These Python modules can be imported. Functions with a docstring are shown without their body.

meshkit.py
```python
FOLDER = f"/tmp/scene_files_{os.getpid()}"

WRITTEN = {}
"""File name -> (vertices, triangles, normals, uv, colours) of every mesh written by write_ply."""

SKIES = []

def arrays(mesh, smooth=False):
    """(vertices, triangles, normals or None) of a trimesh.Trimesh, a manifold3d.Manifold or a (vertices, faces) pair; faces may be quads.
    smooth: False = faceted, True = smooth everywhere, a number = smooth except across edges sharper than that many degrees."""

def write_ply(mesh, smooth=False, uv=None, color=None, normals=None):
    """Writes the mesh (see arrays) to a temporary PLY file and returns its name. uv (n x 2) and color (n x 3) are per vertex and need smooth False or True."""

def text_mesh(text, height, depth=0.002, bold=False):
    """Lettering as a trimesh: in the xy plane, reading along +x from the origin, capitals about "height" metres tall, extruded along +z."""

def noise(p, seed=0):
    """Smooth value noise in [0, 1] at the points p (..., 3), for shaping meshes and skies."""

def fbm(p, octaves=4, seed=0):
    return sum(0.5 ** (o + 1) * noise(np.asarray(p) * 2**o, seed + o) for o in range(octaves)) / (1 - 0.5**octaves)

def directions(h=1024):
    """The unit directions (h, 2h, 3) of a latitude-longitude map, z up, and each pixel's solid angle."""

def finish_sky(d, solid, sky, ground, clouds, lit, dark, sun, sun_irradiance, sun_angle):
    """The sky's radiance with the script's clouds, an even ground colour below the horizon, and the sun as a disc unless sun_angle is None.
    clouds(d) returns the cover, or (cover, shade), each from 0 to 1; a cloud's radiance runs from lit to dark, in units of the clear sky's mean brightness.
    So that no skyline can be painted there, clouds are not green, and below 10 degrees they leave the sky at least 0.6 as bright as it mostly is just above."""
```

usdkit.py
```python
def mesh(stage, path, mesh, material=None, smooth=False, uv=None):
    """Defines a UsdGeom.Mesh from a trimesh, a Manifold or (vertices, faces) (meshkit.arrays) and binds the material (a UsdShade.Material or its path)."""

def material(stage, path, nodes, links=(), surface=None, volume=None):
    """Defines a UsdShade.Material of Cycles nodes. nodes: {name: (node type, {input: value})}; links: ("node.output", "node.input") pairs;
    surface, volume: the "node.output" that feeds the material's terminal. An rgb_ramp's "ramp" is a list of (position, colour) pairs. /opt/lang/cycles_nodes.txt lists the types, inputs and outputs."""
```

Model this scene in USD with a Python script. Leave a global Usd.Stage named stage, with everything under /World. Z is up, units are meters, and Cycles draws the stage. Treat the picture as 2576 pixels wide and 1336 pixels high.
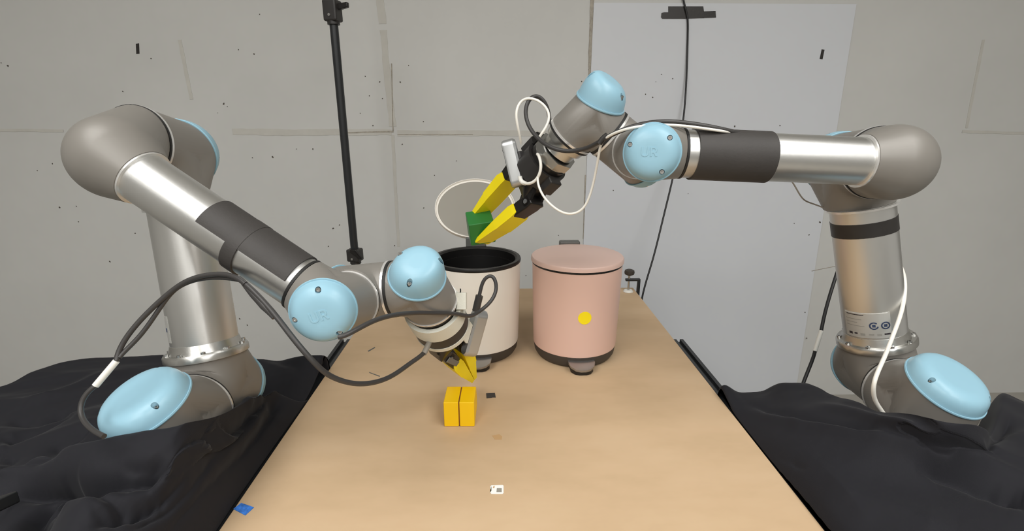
import math, numpy as np, trimesh, manifold3d as m3, usdkit, meshkit
from pxr import Usd, UsdGeom, UsdLux, Gf, Sdf, UsdShade
from scipy.interpolate import RBFInterpolator, CubicSpline
from scipy.ndimage import gaussian_filter

stage = Usd.Stage.CreateInMemory()
UsdGeom.SetStageUpAxis(stage, 'Z'); UsdGeom.SetStageMetersPerUnit(stage, 1.0)
UsdGeom.Xform.Define(stage, '/World')
rng = np.random.default_rng(7)

# ------------------------------------------------------------------ camera, lights, exposure
F, CX, CY = 1250.0, 1288.0, 668.0                 # focal length in pixels of the 2576 x 1336 picture
TZ, HC = 0.75, 0.56                               # table height, camera height above the table
PITCH, YAW = math.atan(367 / F), math.atan(28 / F)
CAM = np.array([0, 0, TZ + HC])
RT = np.array([math.cos(YAW), -math.sin(YAW), 0])
FW = np.array([math.sin(YAW) * math.cos(PITCH), math.cos(YAW) * math.cos(PITCH), -math.sin(PITCH)])
UP = np.cross(RT, FW)
cam = UsdGeom.Camera.Define(stage, '/World/camera')
cam.CreateHorizontalApertureAttr(36.0); cam.CreateFocalLengthAttr(36.0 * F / 2576)
cam.CreateClippingRangeAttr(Gf.Vec2f(0.05, 100))
cam.AddTransformOp().Set(Gf.Matrix4d(*RT, 0, *UP, 0, *(-FW), 0, *CAM, 1))
cam.CreateExposureAttr(1.4)

def rect_light(name, x, y, z, w, h, power, col=(1, 0.992, 0.972)):
    l = UsdLux.RectLight.Define(stage, '/World/' + name)
    l.CreateWidthAttr(w); l.CreateHeightAttr(h); l.CreateIntensityAttr(power); l.CreateColorAttr(Gf.Vec3f(*col))
    l.AddTranslateOp().Set(Gf.Vec3d(x, y, z))
for k, (x, y, pw) in enumerate([(-1.0, -1.75, 7.0), (1.0, -1.75, 7.0), (-1.0, -0.1, 4.6), (1.0, -0.1, 4.6)]):
    rect_light('ceiling_lamp' + ('_%03d' % k if k else ''), x, y, 2.66, 1.0, 1.3, pw * 0.52)

# ------------------------------------------------------------------ helpers
def W(px, py, d):
    """The point seen at a pixel at the given depth."""
    return CAM + d * (FW + (px - CX) / F * RT + (CY - py) / F * UP)

def G(px, py, h=0.0):
    """The point seen at a pixel on the level h above the table top."""
    r = FW + (px - CX) / F * RT + (CY - py) / F * UP
    return CAM + r * ((TZ + h - CAM[2]) / r[2])

WALL_Y = 2.15
def V(px, py, off=0.0):
    r = FW + (px - CX) / F * RT + (CY - py) / F * UP
    return CAM + r * ((WALL_Y - off - CAM[1]) / r[1])

def lin(r, g, b):
    f = lambda c: c / 12.92 if c <= 0.04045 else ((c + 0.055) / 1.055) ** 2.4
    return tuple(f(c / 255) for c in (r, g, b))

def unit(v):
    v = np.asarray(v, float); return v / np.linalg.norm(v)

def mat(name, col, rough=0.5, metal=0.0, var=0.0, scale=8.0, bump=0.0, bscale=200.0, stretch=None, **kw):
    path = '/World/Looks/' + name
    n = {'p': ('principled_bsdf', {'base_color': col, 'roughness': rough, 'metallic': metal, **kw})}
    L = []
    if var or bump:
        n['g'] = ('geometry', {})
        vec = 'g.position'
        if stretch:
            n['m'] = ('mapping', {'scale': stretch}); L.append(('g.position', 'm.vector')); vec = 'm.vector'
    if var:
        n['n'] = ('noise_texture', {'scale': scale, 'detail': 5.0, 'roughness': 0.6})
        c = np.array(col)
        n['r'] = ('rgb_ramp', {'ramp': [(0.3, tuple(c * (1 - var))), (0.7, tuple(np.minimum(c * (1 + var), 1)))]})
        L += [(vec, 'n.vector'), ('n.fac', 'r.fac'), ('r.color', 'p.base_color')]
    if bump:
        n['b'] = ('noise_texture', {'scale': bscale, 'detail': 3.0})
        n['u'] = ('bump', {'strength': bump, 'distance': 0.002})
        L += [(vec, 'b.vector'), ('b.fac', 'u.height'), ('u.normal', 'p.normal')]
    return usdkit.material(stage, path, n, L, surface='p.BSDF')

MT = dict(
    wall=mat('wall_paint', lin(205, 205, 202), 0.85, var=0.035, scale=2.2, bump=0.12, bscale=60),
    seam=mat('joint_compound', lin(197, 195, 188), 0.9, var=0.05, scale=14),
    grime=mat('grimy_seam', lin(166, 160, 149), 0.95, var=0.2, scale=60),
    board=mat('white_board', lin(214, 217, 222), 0.7, var=0.012, scale=3),
    speck=mat('speck', lin(84, 77, 70), 0.9),
    ceiling=mat('ceiling_white', lin(225, 223, 217), 0.9),
    sidewall=mat('side_wall', lin(172, 170, 166), 0.9),
    floor=mat('floor_vinyl', lin(168, 164, 156), 0.5, var=0.06, scale=5),
    kraft=None,
    board_edge=mat('hardboard_edge', lin(120, 92, 62), 0.8),
    black_alu=mat('black_anodised', lin(46, 48, 50), 0.38, metal=0.3),
    steel=mat('steel', (0.55, 0.55, 0.54), 0.3, metal=1.0),
    dark_steel=mat('dark_steel', (0.16, 0.155, 0.15), 0.35, metal=1.0),
    alu=mat('brushed_aluminium', (0.72, 0.72, 0.705), 0.40, metal=1.0, bump=0.03, bscale=220, anisotropic=0.5),
    alu_cast=mat('cast_aluminium', (0.60, 0.595, 0.57), 0.33, metal=1.0, bump=0.06, bscale=160),
    grey=mat('robot_grey_paint', lin(131, 127, 121), 0.43, metal=0.1, bump=0.02, bscale=900),
    ring=mat('joint_ring_metal', (0.82, 0.81, 0.79), 0.25, metal=0.6),
    seal=mat('black_seal', lin(30, 29, 28), 0.6),
    lid=mat('pale_blue_plastic', lin(149, 191, 209), 0.36, specular_ior_level=0.4),
    tape=mat('black_tape', lin(44, 41, 39), 0.45, var=0.12, scale=40, bump=0.1, bscale=120),
    velcro=mat('black_fabric_wrap', lin(58, 55, 53), 0.62, var=0.07, scale=30, bump=0.12, bscale=300),
    cable=mat('grey_black_cable', lin(58, 56, 55), 0.45),
    black_cable=mat('black_cable', lin(28, 28, 29), 0.45),
    white_cable=mat('white_cable', lin(240, 237, 228), 0.4),
    wire=mat('thin_grey_wire', lin(140, 134, 124), 0.5),
    white=mat('white_plastic', lin(232, 231, 224), 0.45),
    printed=mat('printed_white_plastic', lin(222, 221, 208), 0.55, bump=0.15, bscale=500),
    grip=mat('black_gripper_metal', lin(34, 32, 31), 0.3, metal=0.25),
    grip2=mat('black_gripper_plastic', lin(44, 42, 41), 0.45),
    grip_grey=mat('grey_link_metal', lin(128, 130, 130), 0.4, metal=0.6),
    silver=mat('silver_camera_shell', (0.52, 0.53, 0.53), 0.38, metal=0.8),
    yellow=mat('yellow_printed_plastic', lin(250, 228, 12), 0.48, bump=0.05, bscale=700),
    block=mat('yellow_block_paint', lin(250, 202, 0), 0.5, bump=0.05, bscale=300),
    green=mat('green_block_paint', lin(40, 118, 52), 0.42),
    gap=mat('block_gap', lin(120, 70, 10), 0.8),
    cream=mat('cream_enamel', lin(234, 229, 220), 0.35),
    pink=mat('pink_enamel', lin(221, 186, 172), 0.42),
    pink_lid=mat('pink_lid_enamel', lin(218, 187, 175), 0.4),
    bin_black=mat('bin_black_plastic', lin(22, 21, 21), 0.4),
    bin_base=mat('bin_base_plastic', lin(62, 56, 51), 0.55),
    bin_grey=mat('bin_hinge_plastic', lin(92, 93, 90), 0.5),
    pedal=mat('pedal_metal', (0.36, 0.35, 0.34), 0.3, metal=0.9),
    lid_grey=mat('grey_lid_lining', lin(150, 146, 137), 0.5),
    sticker=mat('yellow_sticker', lin(252, 228, 0), 0.7),
    blue_tape=mat('blue_masking_tape', lin(58, 122, 212), 0.7, var=0.35, scale=160),
    paper=mat('white_paper', lin(240, 240, 236), 0.7),
    label_grey=mat('label_print_grey', lin(150, 148, 142), 0.6),
    label_dark=mat('label_print_dark', lin(52, 46, 50), 0.6),
    label_blue=mat('label_print_blue', lin(52, 66, 96), 0.6),
    label_bg=mat('label_foil', lin(190, 189, 184), 0.4, metal=0.3),
    stain=mat('brown_stain', lin(190, 154, 110), 0.9),
)
# kraft-paper table top: mottled tan
MT['kraft'] = usdkit.material(stage, '/World/Looks/kraft_board', {
    'g': ('geometry', {}), 'm': ('mapping', {'scale': (1.0, 2.2, 1.0)}),
    'n': ('noise_texture', {'scale': 5.0, 'detail': 6.0, 'roughness': 0.55}),
    'r': ('rgb_ramp', {'ramp': [(0.25, lin(190, 163, 129)), (0.5, lin(200, 172, 138)), (0.75, lin(206, 179, 146))]}),
    'n2': ('noise_texture', {'scale': 420.0, 'detail': 2.0}),
    'u': ('bump', {'strength': 0.06, 'distance': 0.001}),
    'p': ('principled_bsdf', {'roughness': 0.62, 'specular_ior_level': 0.3})},
    [('g.position', 'm.vector'), ('m.vector', 'n.vector'), ('n.fac', 'r.fac'), ('r.color', 'p.base_color'),
     ('g.position', 'n2.vector'), ('n2.fac', 'u.height'), ('u.normal', 'p.normal')], surface='p.BSDF')
# black cloth with a soft sheen
MT['cloth'] = usdkit.material(stage, '/World/Looks/black_cloth', {
    'g': ('geometry', {}), 'n2': ('noise_texture', {'scale': 900.0, 'detail': 2.0}),
    'u': ('bump', {'strength': 0.1, 'distance': 0.001}),
    'p': ('principled_bsdf', {'base_color': lin(37, 37, 41), 'roughness': 0.75, 'specular_ior_level': 0.12, 'sheen_weight': 0.06, 'sheen_roughness': 0.4})},
    [('g.position', 'n2.vector'), ('n2.fac', 'u.height'), ('u.normal', 'p.normal')], surface='p.BSDF')

used = {}
def fresh(parent, name):
    k = used.get((parent, name), 0); used[(parent, name)] = k + 1
    return f'{parent}/{name}' + ('_%03d' % k if k else '')

def setdata(prim, **kw):
    for k, v in kw.items():
        if v: prim.SetCustomDataByKey(k, v)

class Thing:
    def __init__(self, name, label=None, cat=None, loc=(0, 0, 0), group=None, kind=None):
        self.path = fresh('/World', name); self.loc = np.asarray(loc, float)
        x = UsdGeom.Xform.Define(stage, self.path); x.AddTranslateOp().Set(Gf.Vec3d(*map(float, self.loc)))
        setdata(x.GetPrim(), label=label, category=cat, group=group, kind=kind)
    def part(self, name, mesh, material, parent=None, label=None, smooth=35, kind=None):
        v, f, _ = meshkit.arrays(mesh)
        p = fresh(parent or self.path, name)
        pr = usdkit.mesh(stage, p, trimesh.Trimesh(v - self.loc, f, process=False), MT[material], smooth=smooth).GetPrim()
        setdata(pr, label=label, kind=kind)
        return p

def solo(name, mesh, material, label=None, cat=None, group=None, kind=None, smooth=35):
    p = fresh('/World', name)
    setdata(usdkit.mesh(stage, p, mesh, MT[material], smooth=smooth).GetPrim(), label=label, category=cat, group=group, kind=kind)

def tm(m):
    v, f, _ = meshkit.arrays(m); return trimesh.Trimesh(v, f, process=True)
def join(*ms):
    return trimesh.util.concatenate([tm(m) for m in ms])
def frame(n, hint=None):
    n = unit(n); h = np.array([0, 0, 1.0]) if hint is None else np.asarray(hint, float)
    if abs(n @ unit(h)) > 0.95: h = np.array([1.0, 0, 0])
    e1 = unit(np.cross(h, n)); return e1, np.cross(n, e1), n
def circ(c, n, r, k=48):
    e1, e2, _ = frame(n); a = np.arange(k) * 2 * np.pi / k
    return np.asarray(c) + r * (np.cos(a)[:, None] * e1 + np.sin(a)[:, None] * e2)
def hull(*pts):
    return m3.Manifold.hull_points(np.vstack(pts))
def cone(c0, c1, r0, r1=None, k=48):
    c0, c1 = np.asarray(c0, float), np.asarray(c1, float); n = c1 - c0
    return hull(circ(c0, n, r0, k), circ(c1, n, r0 if r1 is None else r1, k))
def ball(c, r, k=3):
    return m3.Manifold.hull_points(np.asarray(trimesh.creation.icosphere(k, r).vertices) + np.asarray(c))
def bend(p0, n0, r0, p1, n1, r1, steps=12):
    """A pipe bend from disc p0 (heading n0) to disc p1 (leaving along n1)."""
    p0, p1, n0, n1 = (np.asarray(x, float) for x in (p0, p1, n0, n1))
    s = max((p1 - p0) @ n0, 0.01); q = p0 + n0 * s
    rings = []
    for t in np.linspace(0, 1, steps + 1):
        c = (1 - t) ** 2 * p0 + 2 * t * (1 - t) * q + t * t * p1
        d = (1 - t) * n0 + t * n1
        rings.append(circ(c, d, r0 + (r1 - r0) * t, 40))
    return m3.Manifold.batch_boolean([hull(a, b) for a, b in zip(rings[:-1], rings[1:])], m3.OpType.Add)
def union(*ms):
    return m3.Manifold.batch_boolean(list(ms), m3.OpType.Add)
def ringshell(c, n, z0, z1, ri, ro):
    c, n = np.asarray(c, float), unit(n)
    return cone(c + n * z0, c + n * z1, ro) - cone(c + n * (z0 - 0.002), c + n * (z1 + 0.002), ri)
def rbox(c, half, ax, r=0.004, k=1):
    """A rounded box: centre, half sizes, axes (rows)."""
    c, h, ax = np.asarray(c, float), np.asarray(half, float), np.asarray(ax, float)
    r = min(r, h.min() * 0.95); s = trimesh.creation.icosphere(k, r).vertices
    corners = np.array([[i, j, l] for i in (-1, 1) for j in (-1, 1) for l in (-1, 1)]) * (h - r)
    return m3.Manifold.hull_points(np.vstack([(q + s) @ ax + c for q in corners]))
AXES = np.eye(3)
def box(x0, x1, y0, y1, z0, z1, r=0.002):
    return rbox(((x0 + x1) / 2, (y0 + y1) / 2, (z0 + z1) / 2), ((x1 - x0) / 2, (y1 - y0) / 2, (z1 - z0) / 2), AXES, r)
def spline(pts, n=10):
    p = np.asarray(pts, float); t = np.r_[0, np.cumsum(np.linalg.norm(np.diff(p, axis=0), axis=1) ** 0.5)]
    return CubicSpline(t, p)(np.linspace(0, t[-1], n * (len(p) - 1) + 1))
def tube(pts, r, sides=12, n=10, smoothed=True):
    p = spline(pts, n) if smoothed and len(pts) > 2 else np.asarray(pts, float)
    t = np.gradient(p, axis=0); t /= np.linalg.norm(t, axis=1, keepdims=True)
    e = frame(t[0])[0]; rings = []; a = np.arange(sides) * 2 * np.pi / sides
    rr = np.broadcast_to(r, (len(p),)) if np.ndim(r) == 0 else np.interp(np.linspace(0, 1, len(p)), np.linspace(0, 1, len(r)), r)
    for q, d, ri in zip(p, t, rr):
        e = unit(e - d * (e @ d)); b = np.cross(d, e)
        rings.append(q + ri * (np.cos(a)[:, None] * e + np.sin(a)[:, None] * b))
    v = np.vstack(rings + [p[:1], p[-1:]]); k = len(p); f = []
    for i in range(k - 1):
        for j in range(sides):
            j2 = (j + 1) % sides
            f += [[i * sides + j, i * sides + j2, (i + 1) * sides + j2], [i * sides + j, (i + 1) * sides + j2, (i + 1) * sides + j]]
    for j in range(sides):
        f += [[k * sides, (j + 1) % sides, j], [k * sides + 1, (k - 1) * sides + j, (k - 1) * sides + (j + 1) % sides]]
    return trimesh.Trimesh(v, f, process=False)
def lathe(profile, c, n=(0, 0, 1), k=72):
    """Solid of revolution; profile: (radius, height) pairs."""
    cs = m3.CrossSection([np.asarray(profile, float)], m3.FillRule.NonZero)
    e1, e2, nn = frame(n); R = np.stack([e1, e2, nn], 1)
    return m3.Manifold.revolve(cs, k).transform(np.hstack([R, np.asarray(c, float)[:, None]]))
def shell_sector(c0, c1, ri, ro, a0, a1, ref, k=40):
    """Part of a pipe wall between angles a0 and a1 (radians from ref) around the axis c0-c1."""
    c0, c1 = np.asarray(c0, float), np.asarray(c1, float); n = unit(c1 - c0)
    e1 = unit(ref - n * (np.asarray(ref) @ n)); e2 = np.cross(n, e1)
    a = np.linspace(a0, a1, k); d = np.cos(a)[:, None] * e1 + np.sin(a)[:, None] * e2
    v = np.vstack([c0 + ri * d, c0 + ro * d, c1 + ri * d, c1 + ro * d]); f = []
    q = lambda *x: f.extend([[x[0], x[1], x[2]], [x[0], x[2], x[3]]])
    for i in range(k - 1):
        A, B, C, D = i, k + i, 2 * k + i, 3 * k + i
        q(B, B + 1, D + 1, D); q(A, C, C + 1, A + 1); q(A, A + 1, B + 1, B); q(C, D, D + 1, C + 1)
    q(0, k, 3 * k, 2 * k); e = k - 1; q(e, 2 * k + e, 3 * k + e, k + e)
    return trimesh.Trimesh(v, f, process=False)
def plate(poly, n, thick):
    """A flat plate: polygon of 3D points, thickened along n."""
    p = np.asarray(poly, float); k = len(p); v = np.vstack([p, p + unit(n) * thick])
    tri = trimesh.creation.triangulate_polygon
    f = [[0, i + 1, i] for i in range(1, k - 1)] + [[k, k + i, k + i + 1] for i in range(1, k - 1)]
    for i in range(k):
        j = (i + 1) % k; f += [[i, j, k + j], [i, k + j, k + i]]
    m = trimesh.Trimesh(v, f, process=False); m.fix_normals(); return m

# ------------------------------------------------------------------ the room
wb = Thing('wall_back', kind='structure', loc=(0, WALL_Y, 0))
zs = V(1288, 332)[2]
xcuts = [-3.0, V(468, 250)[0], V(985, 320)[0], V(2440, 300)[0], 3.0]
for z0, z1 in ((0.0, zs), (zs, 2.7)):
    for x0, x1 in zip(xcuts[:-1], xcuts[1:]):
        wb.part('drywall_panel', trimesh.creation.box(bounds=[[x0, WALL_Y, z0], [x1, WALL_Y + 0.08, z1]]), 'wall', smooth=False)
def wall_strip(p0, p1, w, t=0.0012, name='joint_tape', m='seam'):
    a, b = V(*p0), V(*p1); d = unit(b - a); s = np.cross(d, [0, -1.0, 0]); k = max(int(np.linalg.norm(b - a) / 0.02), 2)
    tt = np.linspace(0, 1, k); c = a + (b - a) * tt[:, None]
    wob = (meshkit.fbm(np.stack([tt * 9 + p0[0], 0 * tt, 0 * tt], -1), 4) - 0.5) * w * 0.35
    wob2 = (meshkit.fbm(np.stack([tt * 9 + p0[1], 0 * tt + 7, 0 * tt], -1), 4) - 0.5) * w * 0.35
    L, R = c + s * (w / 2 + wob)[:, None], c - s * (w / 2 + wob2)[:, None]
    v = np.vstack([L, R, L + [0, -t, 0], R + [0, -t, 0]]); f = []
    q = lambda *x: f.extend([[x[0], x[1], x[2]], [x[0], x[2], x[3]]])
    for i in range(k - 1):
        A, B, C, D = i, k + i, 2 * k + i, 3 * k + i
        q(C, C + 1, D + 1, D); q(A, A + 1, C + 1, C); q(B, D, D + 1, B + 1)
    m_ = trimesh.Trimesh(v, f, process=False); m_.fix_normals()
    wb.part(name, m_, m)
for p0, p1, w in [((585, 332), (985, 333), 0.026), ((1000, 334), (1440, 336), 0.022), ((-60, 327), (160, 329), 0.012), ((1975, 331), (2310, 330), 0.006), ((2420, 331), (2640, 337), 0.012)]:
    wall_strip(p0, p1, w)
for p0, p1, w in [((963, 76), (988, 318), 0.026), ((988, 340), (1003, 620), 0.012), ((452, 100), (482, 250), 0.014), ((2474, 100), (2431, 322), 0.012), ((955, -20), (962, 60), 0.03)]:
    wall_strip(p0, p1, w)
wall_strip((985, 160), (989, 330), 0.004, 0.0016, 'seam_crack', 'grime')
wall_strip((870, 334), (990, 331), 0.006, 0.0016, 'seam_crack', 'grime')
wall_strip((1000, 338), (1190, 338), 0.003, 0.0016, 'seam_crack', 'grime')
wall_strip((1490, -20), (1483, 205), 0.014, 0.003, 'broken_edge', 'grime')
wall_strip((1473, 440), (1468, 600), 0.006, 0.003, 'broken_edge', 'grime')
specks = [(20, 166, 3.2), (3, 158, 2), (380, 147, 2.6), (309, 230, 3), (600, 125, 2.6), (653, 36, 2.4), (639, 136, 3), (563, 261, 3.2), (572, 268, 2), (548, 284, 1.8), (686, 395, 3.4), (635, 397, 2), (746, 375, 2.4), (787, 375, 2.4),
          (132, 412, 2.2), (94, 429, 2.4), (150, 522, 4), (192, 519, 2.4), (198, 558, 2.2), (340, 587, 3), (276, 658, 3), (919, 192, 2.6), (955, 206, 2.4), (1007, 207, 3.2), (929, 241, 2.4), (962, 248, 2.8), (906, 285, 2.4), (938, 316, 2.4),
          (1065, 306, 2.2), (1028, 165, 1.8), (838, 575, 3.6), (854, 566, 2.6), (826, 620, 2.2), (993, 618, 2.8), (1066, 523, 2.8), (1405, 592, 2.2), (1323, 693, 2.2), (1463, 205, 2.8), (1485, 147, 3), (1482, 176, 3.2), (1484, 60, 2.6),
          (603, 802, 3), (622, 818, 3.2), (760, 870, 2.4), (1012, 363, 2.6), (1148, 405, 2), (1093, 441, 2)]
def blob(c, s, el=1.0, ang=0.0, k=8):
    a = np.arange(k) * 2 * np.pi / k; rr = s * rng.uniform(0.6, 1.15, k)
    x, z = rr * np.cos(a) * el, rr * np.sin(a)
    ca, sa = math.cos(ang), math.sin(ang)
    return plate(np.stack([c[0] + x * ca - z * sa, np.full(k, c[1]), c[2] + x * sa + z * ca], -1), (0, -1, 0), 0.0008)
PXW = V(1001, 400)[0] - V(1000, 400)[0]
wb.part('nail_hole', join(*[blob(V(x, y), s * PXW * 0.62, rng.uniform(0.7, 1.6), rng.uniform(0, 3)) for x, y, s in specks]), 'speck', kind='stuff', smooth=False)
def room(name, b, m):
    solo(name, trimesh.creation.box(bounds=b), m, kind='structure', smooth=False)
room('wall_left', [[-3.08, -2.6, 0], [-3.0, WALL_Y + 0.08, 2.7]], 'sidewall')
room('wall_right', [[3.0, -2.6, 0], [3.08, WALL_Y + 0.08, 2.7]], 'sidewall')
room('wall_front', [[-3.08, -2.68, 0], [3.08, -2.6, 2.7]], 'sidewall')
room('floor', [[-3.08, -2.68, -0.08], [3.08, WALL_Y + 0.08, 0]], 'floor')
room('ceiling', [[-3.08, -2.68, 2.7], [3.08, WALL_Y + 0.08, 2.78]], 'ceiling')

# white sheet board on the wall, its tape and marks
bp = [V(1494, 8, 0.006), V(2155, 4, 0.006), V(2007, 954, 0.006), V(1466, 640, 0.006)]
xl, xr = (V(1494, 8, .006)[0] + V(1468, 600, .006)[0]) / 2, (V(2152, 20, .006)[0] + V(2010, 940, .006)[0]) / 2
BZ1 = V(1700, 8, .006)[2]
board = Thing('wall_board', 'large bluish-white sheet board standing flat against the back wall', 'board', ((xl + xr) / 2, WALL_Y, 0.35))
board.part('sheet', plate([(V(1494, 8, .006)[0], WALL_Y - 0.001, BZ1), (V(2155, 8, .006)[0], WALL_Y - 0.001, BZ1), (V(2008, 950, .006)[0], WALL_Y - 0.001, 0.02), (V(1466, 640, .006)[0], WALL_Y - 0.001, 0.02)], (0, -1, 0), 0.005), 'board', smooth=False)
bsp = [(1664, 187, 2.4), (1692, 198, 2.4), (1650, 206, 1.6), (1624, 237, 2.4), (1642, 245, 2.6), (1962, 316, 2.6), (1848, 318, 4), (1543, 479, 2), (1731, 487, 2), (1998, 562, 2.2), (2035, 591, 2.4), (2062, 559, 3.4), (2025, 786, 2.4), (2029, 851, 3.2)]
board.part('speck', join(*[blob(V(x, y, 0.0062), s * PXW * 0.62, rng.uniform(0.7, 1.5), rng.uniform(0, 3)) for x, y, s in bsp]), 'speck', kind='stuff', smooth=False)
def wall_quad(name, px, off, m, label, cat, group=None, t=0.0008):
    solo(name, plate([V(x, y, off) for x, y in px], (0, -1, 0), t), m, label, cat, group, smooth=False)
wall_quad('tape_mark', [(342, 110), (350, 109), (351, 135), (343, 136)], 0.0002, 'tape', 'small upright black tape mark on the bare wall above the left arm', 'tape mark')
wall_quad('tape_mark', [(2067, 124), (2074, 125), (2069, 149), (2062, 148)], 0.0065, 'tape', 'small upright black tape mark near the right edge of the white board', 'tape mark')
wall_quad('tape_strip', [(1681, 16), (1769, 16), (1771, 30), (1771, 46), (1681, 44)], 0.0065, 'tape', 'shorter upper strip of black tape holding the hanging cable to the white board', 'tape')
wall_quad('tape_strip', [(1664, 33), (1670, 31), (1800, 28), (1801, 44), (1725, 47), (1666, 47), (1663, 43)], 0.0078, 'tape', 'longer lower strip of black tape holding the hanging cable to the white board', 'tape')

# ------------------------------------------------------------------ table, rails and side tables
XL, XR, YN, YF = -0.4035, 0.457, 0.25, 1.625
table = Thing('work_table', 'long table with a tan hardboard top between the two robot arms', 'table', ((XL + XR) / 2, 0.9, 0))
cr = 0.004
table.part('tabletop', box(XL, XR, YN, YF, TZ - 0.006, TZ, 0.0015), 'kraft', label='tan hardboard sheet')
table.part('frame', box(XL + 0.004, XR - 0.004, YN + 0.004, YF - 0.004, TZ - 0.05, TZ - 0.0065, 0.002), 'black_alu', label='black metal frame')
for x in (XL + 0.04, XR - 0.04):
    for y in (YN + 0.04, YF - 0.04):
        table.part('leg', box(x - 0.02, x + 0.02, y - 0.02, y + 0.02, 0, TZ - 0.0505, 0.003), 'black_alu')
# stains and scratches belong to the sheet
def decal(pts, m, label, t=0.0003):
    table.part('stain' if m == 'stain' else 'scratch', plate(pts, (0, 0, 1), t), m, label=label, smooth=False)
def gq(px, h=0.0001):
    return [G(x, y, h) for x, y in px]
decal(gq([(1238, 1096), (1256, 1093), (1263, 1098), (1262, 1106), (1245, 1106)]), 'stain', 'faint brown stain')
decal(gq([(925, 883), (943, 873), (944, 875), (927, 885)]), 'bin_grey', 'short dark scratch')
decal(gq([(928, 936), (956, 946), (955, 948), (929, 938)]), 'bin_grey', 'short dark scratch')

def rail(x0, x1, y1, side):
    prof = [(0, -0.03), (1, -0.03), (1, 0), (0.68, 0), (0.68, -0.008), (0.32, -0.008), (0.32, 0), (0, 0)]
    p2 = [(x0 + (x1 - x0) * a, b) for a, b in prof]
    from shapely.geometry import Polygon
    m = trimesh.creation.extrude_polygon(Polygon(p2), y1 - 0.2, engine='earcut')
    v = np.array(m.vertices); m = trimesh.Trimesh(np.stack([v[:, 0], y1 - v[:, 2], v[:, 1] + TZ - 0.006], -1), m.faces); m.fix_normals()
    solo('slotted_rail', m, 'black_alu', f'black slotted metal rail along the {side} long edge of the table', 'rail', smooth=False)
rail(XL - 0.030, XL - 0.003, 1.235, 'left')
rail(XR + 0.003, XR + 0.030, 1.215, 'right')

def side_table(x0, x1, y0, y1, zt, side):
    t = Thing('side_table', f'low black side table under the {side} robot, hidden beneath black cloth', 'table', ((x0 + x1) / 2, (y0 + y1) / 2, 0))
    t.part('tabletop', box(x0, x1, y0, y1, zt - 0.03, zt), 'black_alu')
    for x in (x0 + 0.03, x1 - 0.03):
        for y in (y0 + 0.03, y1 - 0.03):
            t.part('leg', box(x - 0.02, x + 0.02, y - 0.02, y + 0.02, 0, zt - 0.0305), 'black_alu')
side_table(-0.95, XL - 0.034, 0.32, 0.90, TZ - 0.022, 'left')
side_table(XR + 0.034, 0.94, 0.32, 0.86, TZ - 0.022, 'right')

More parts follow.
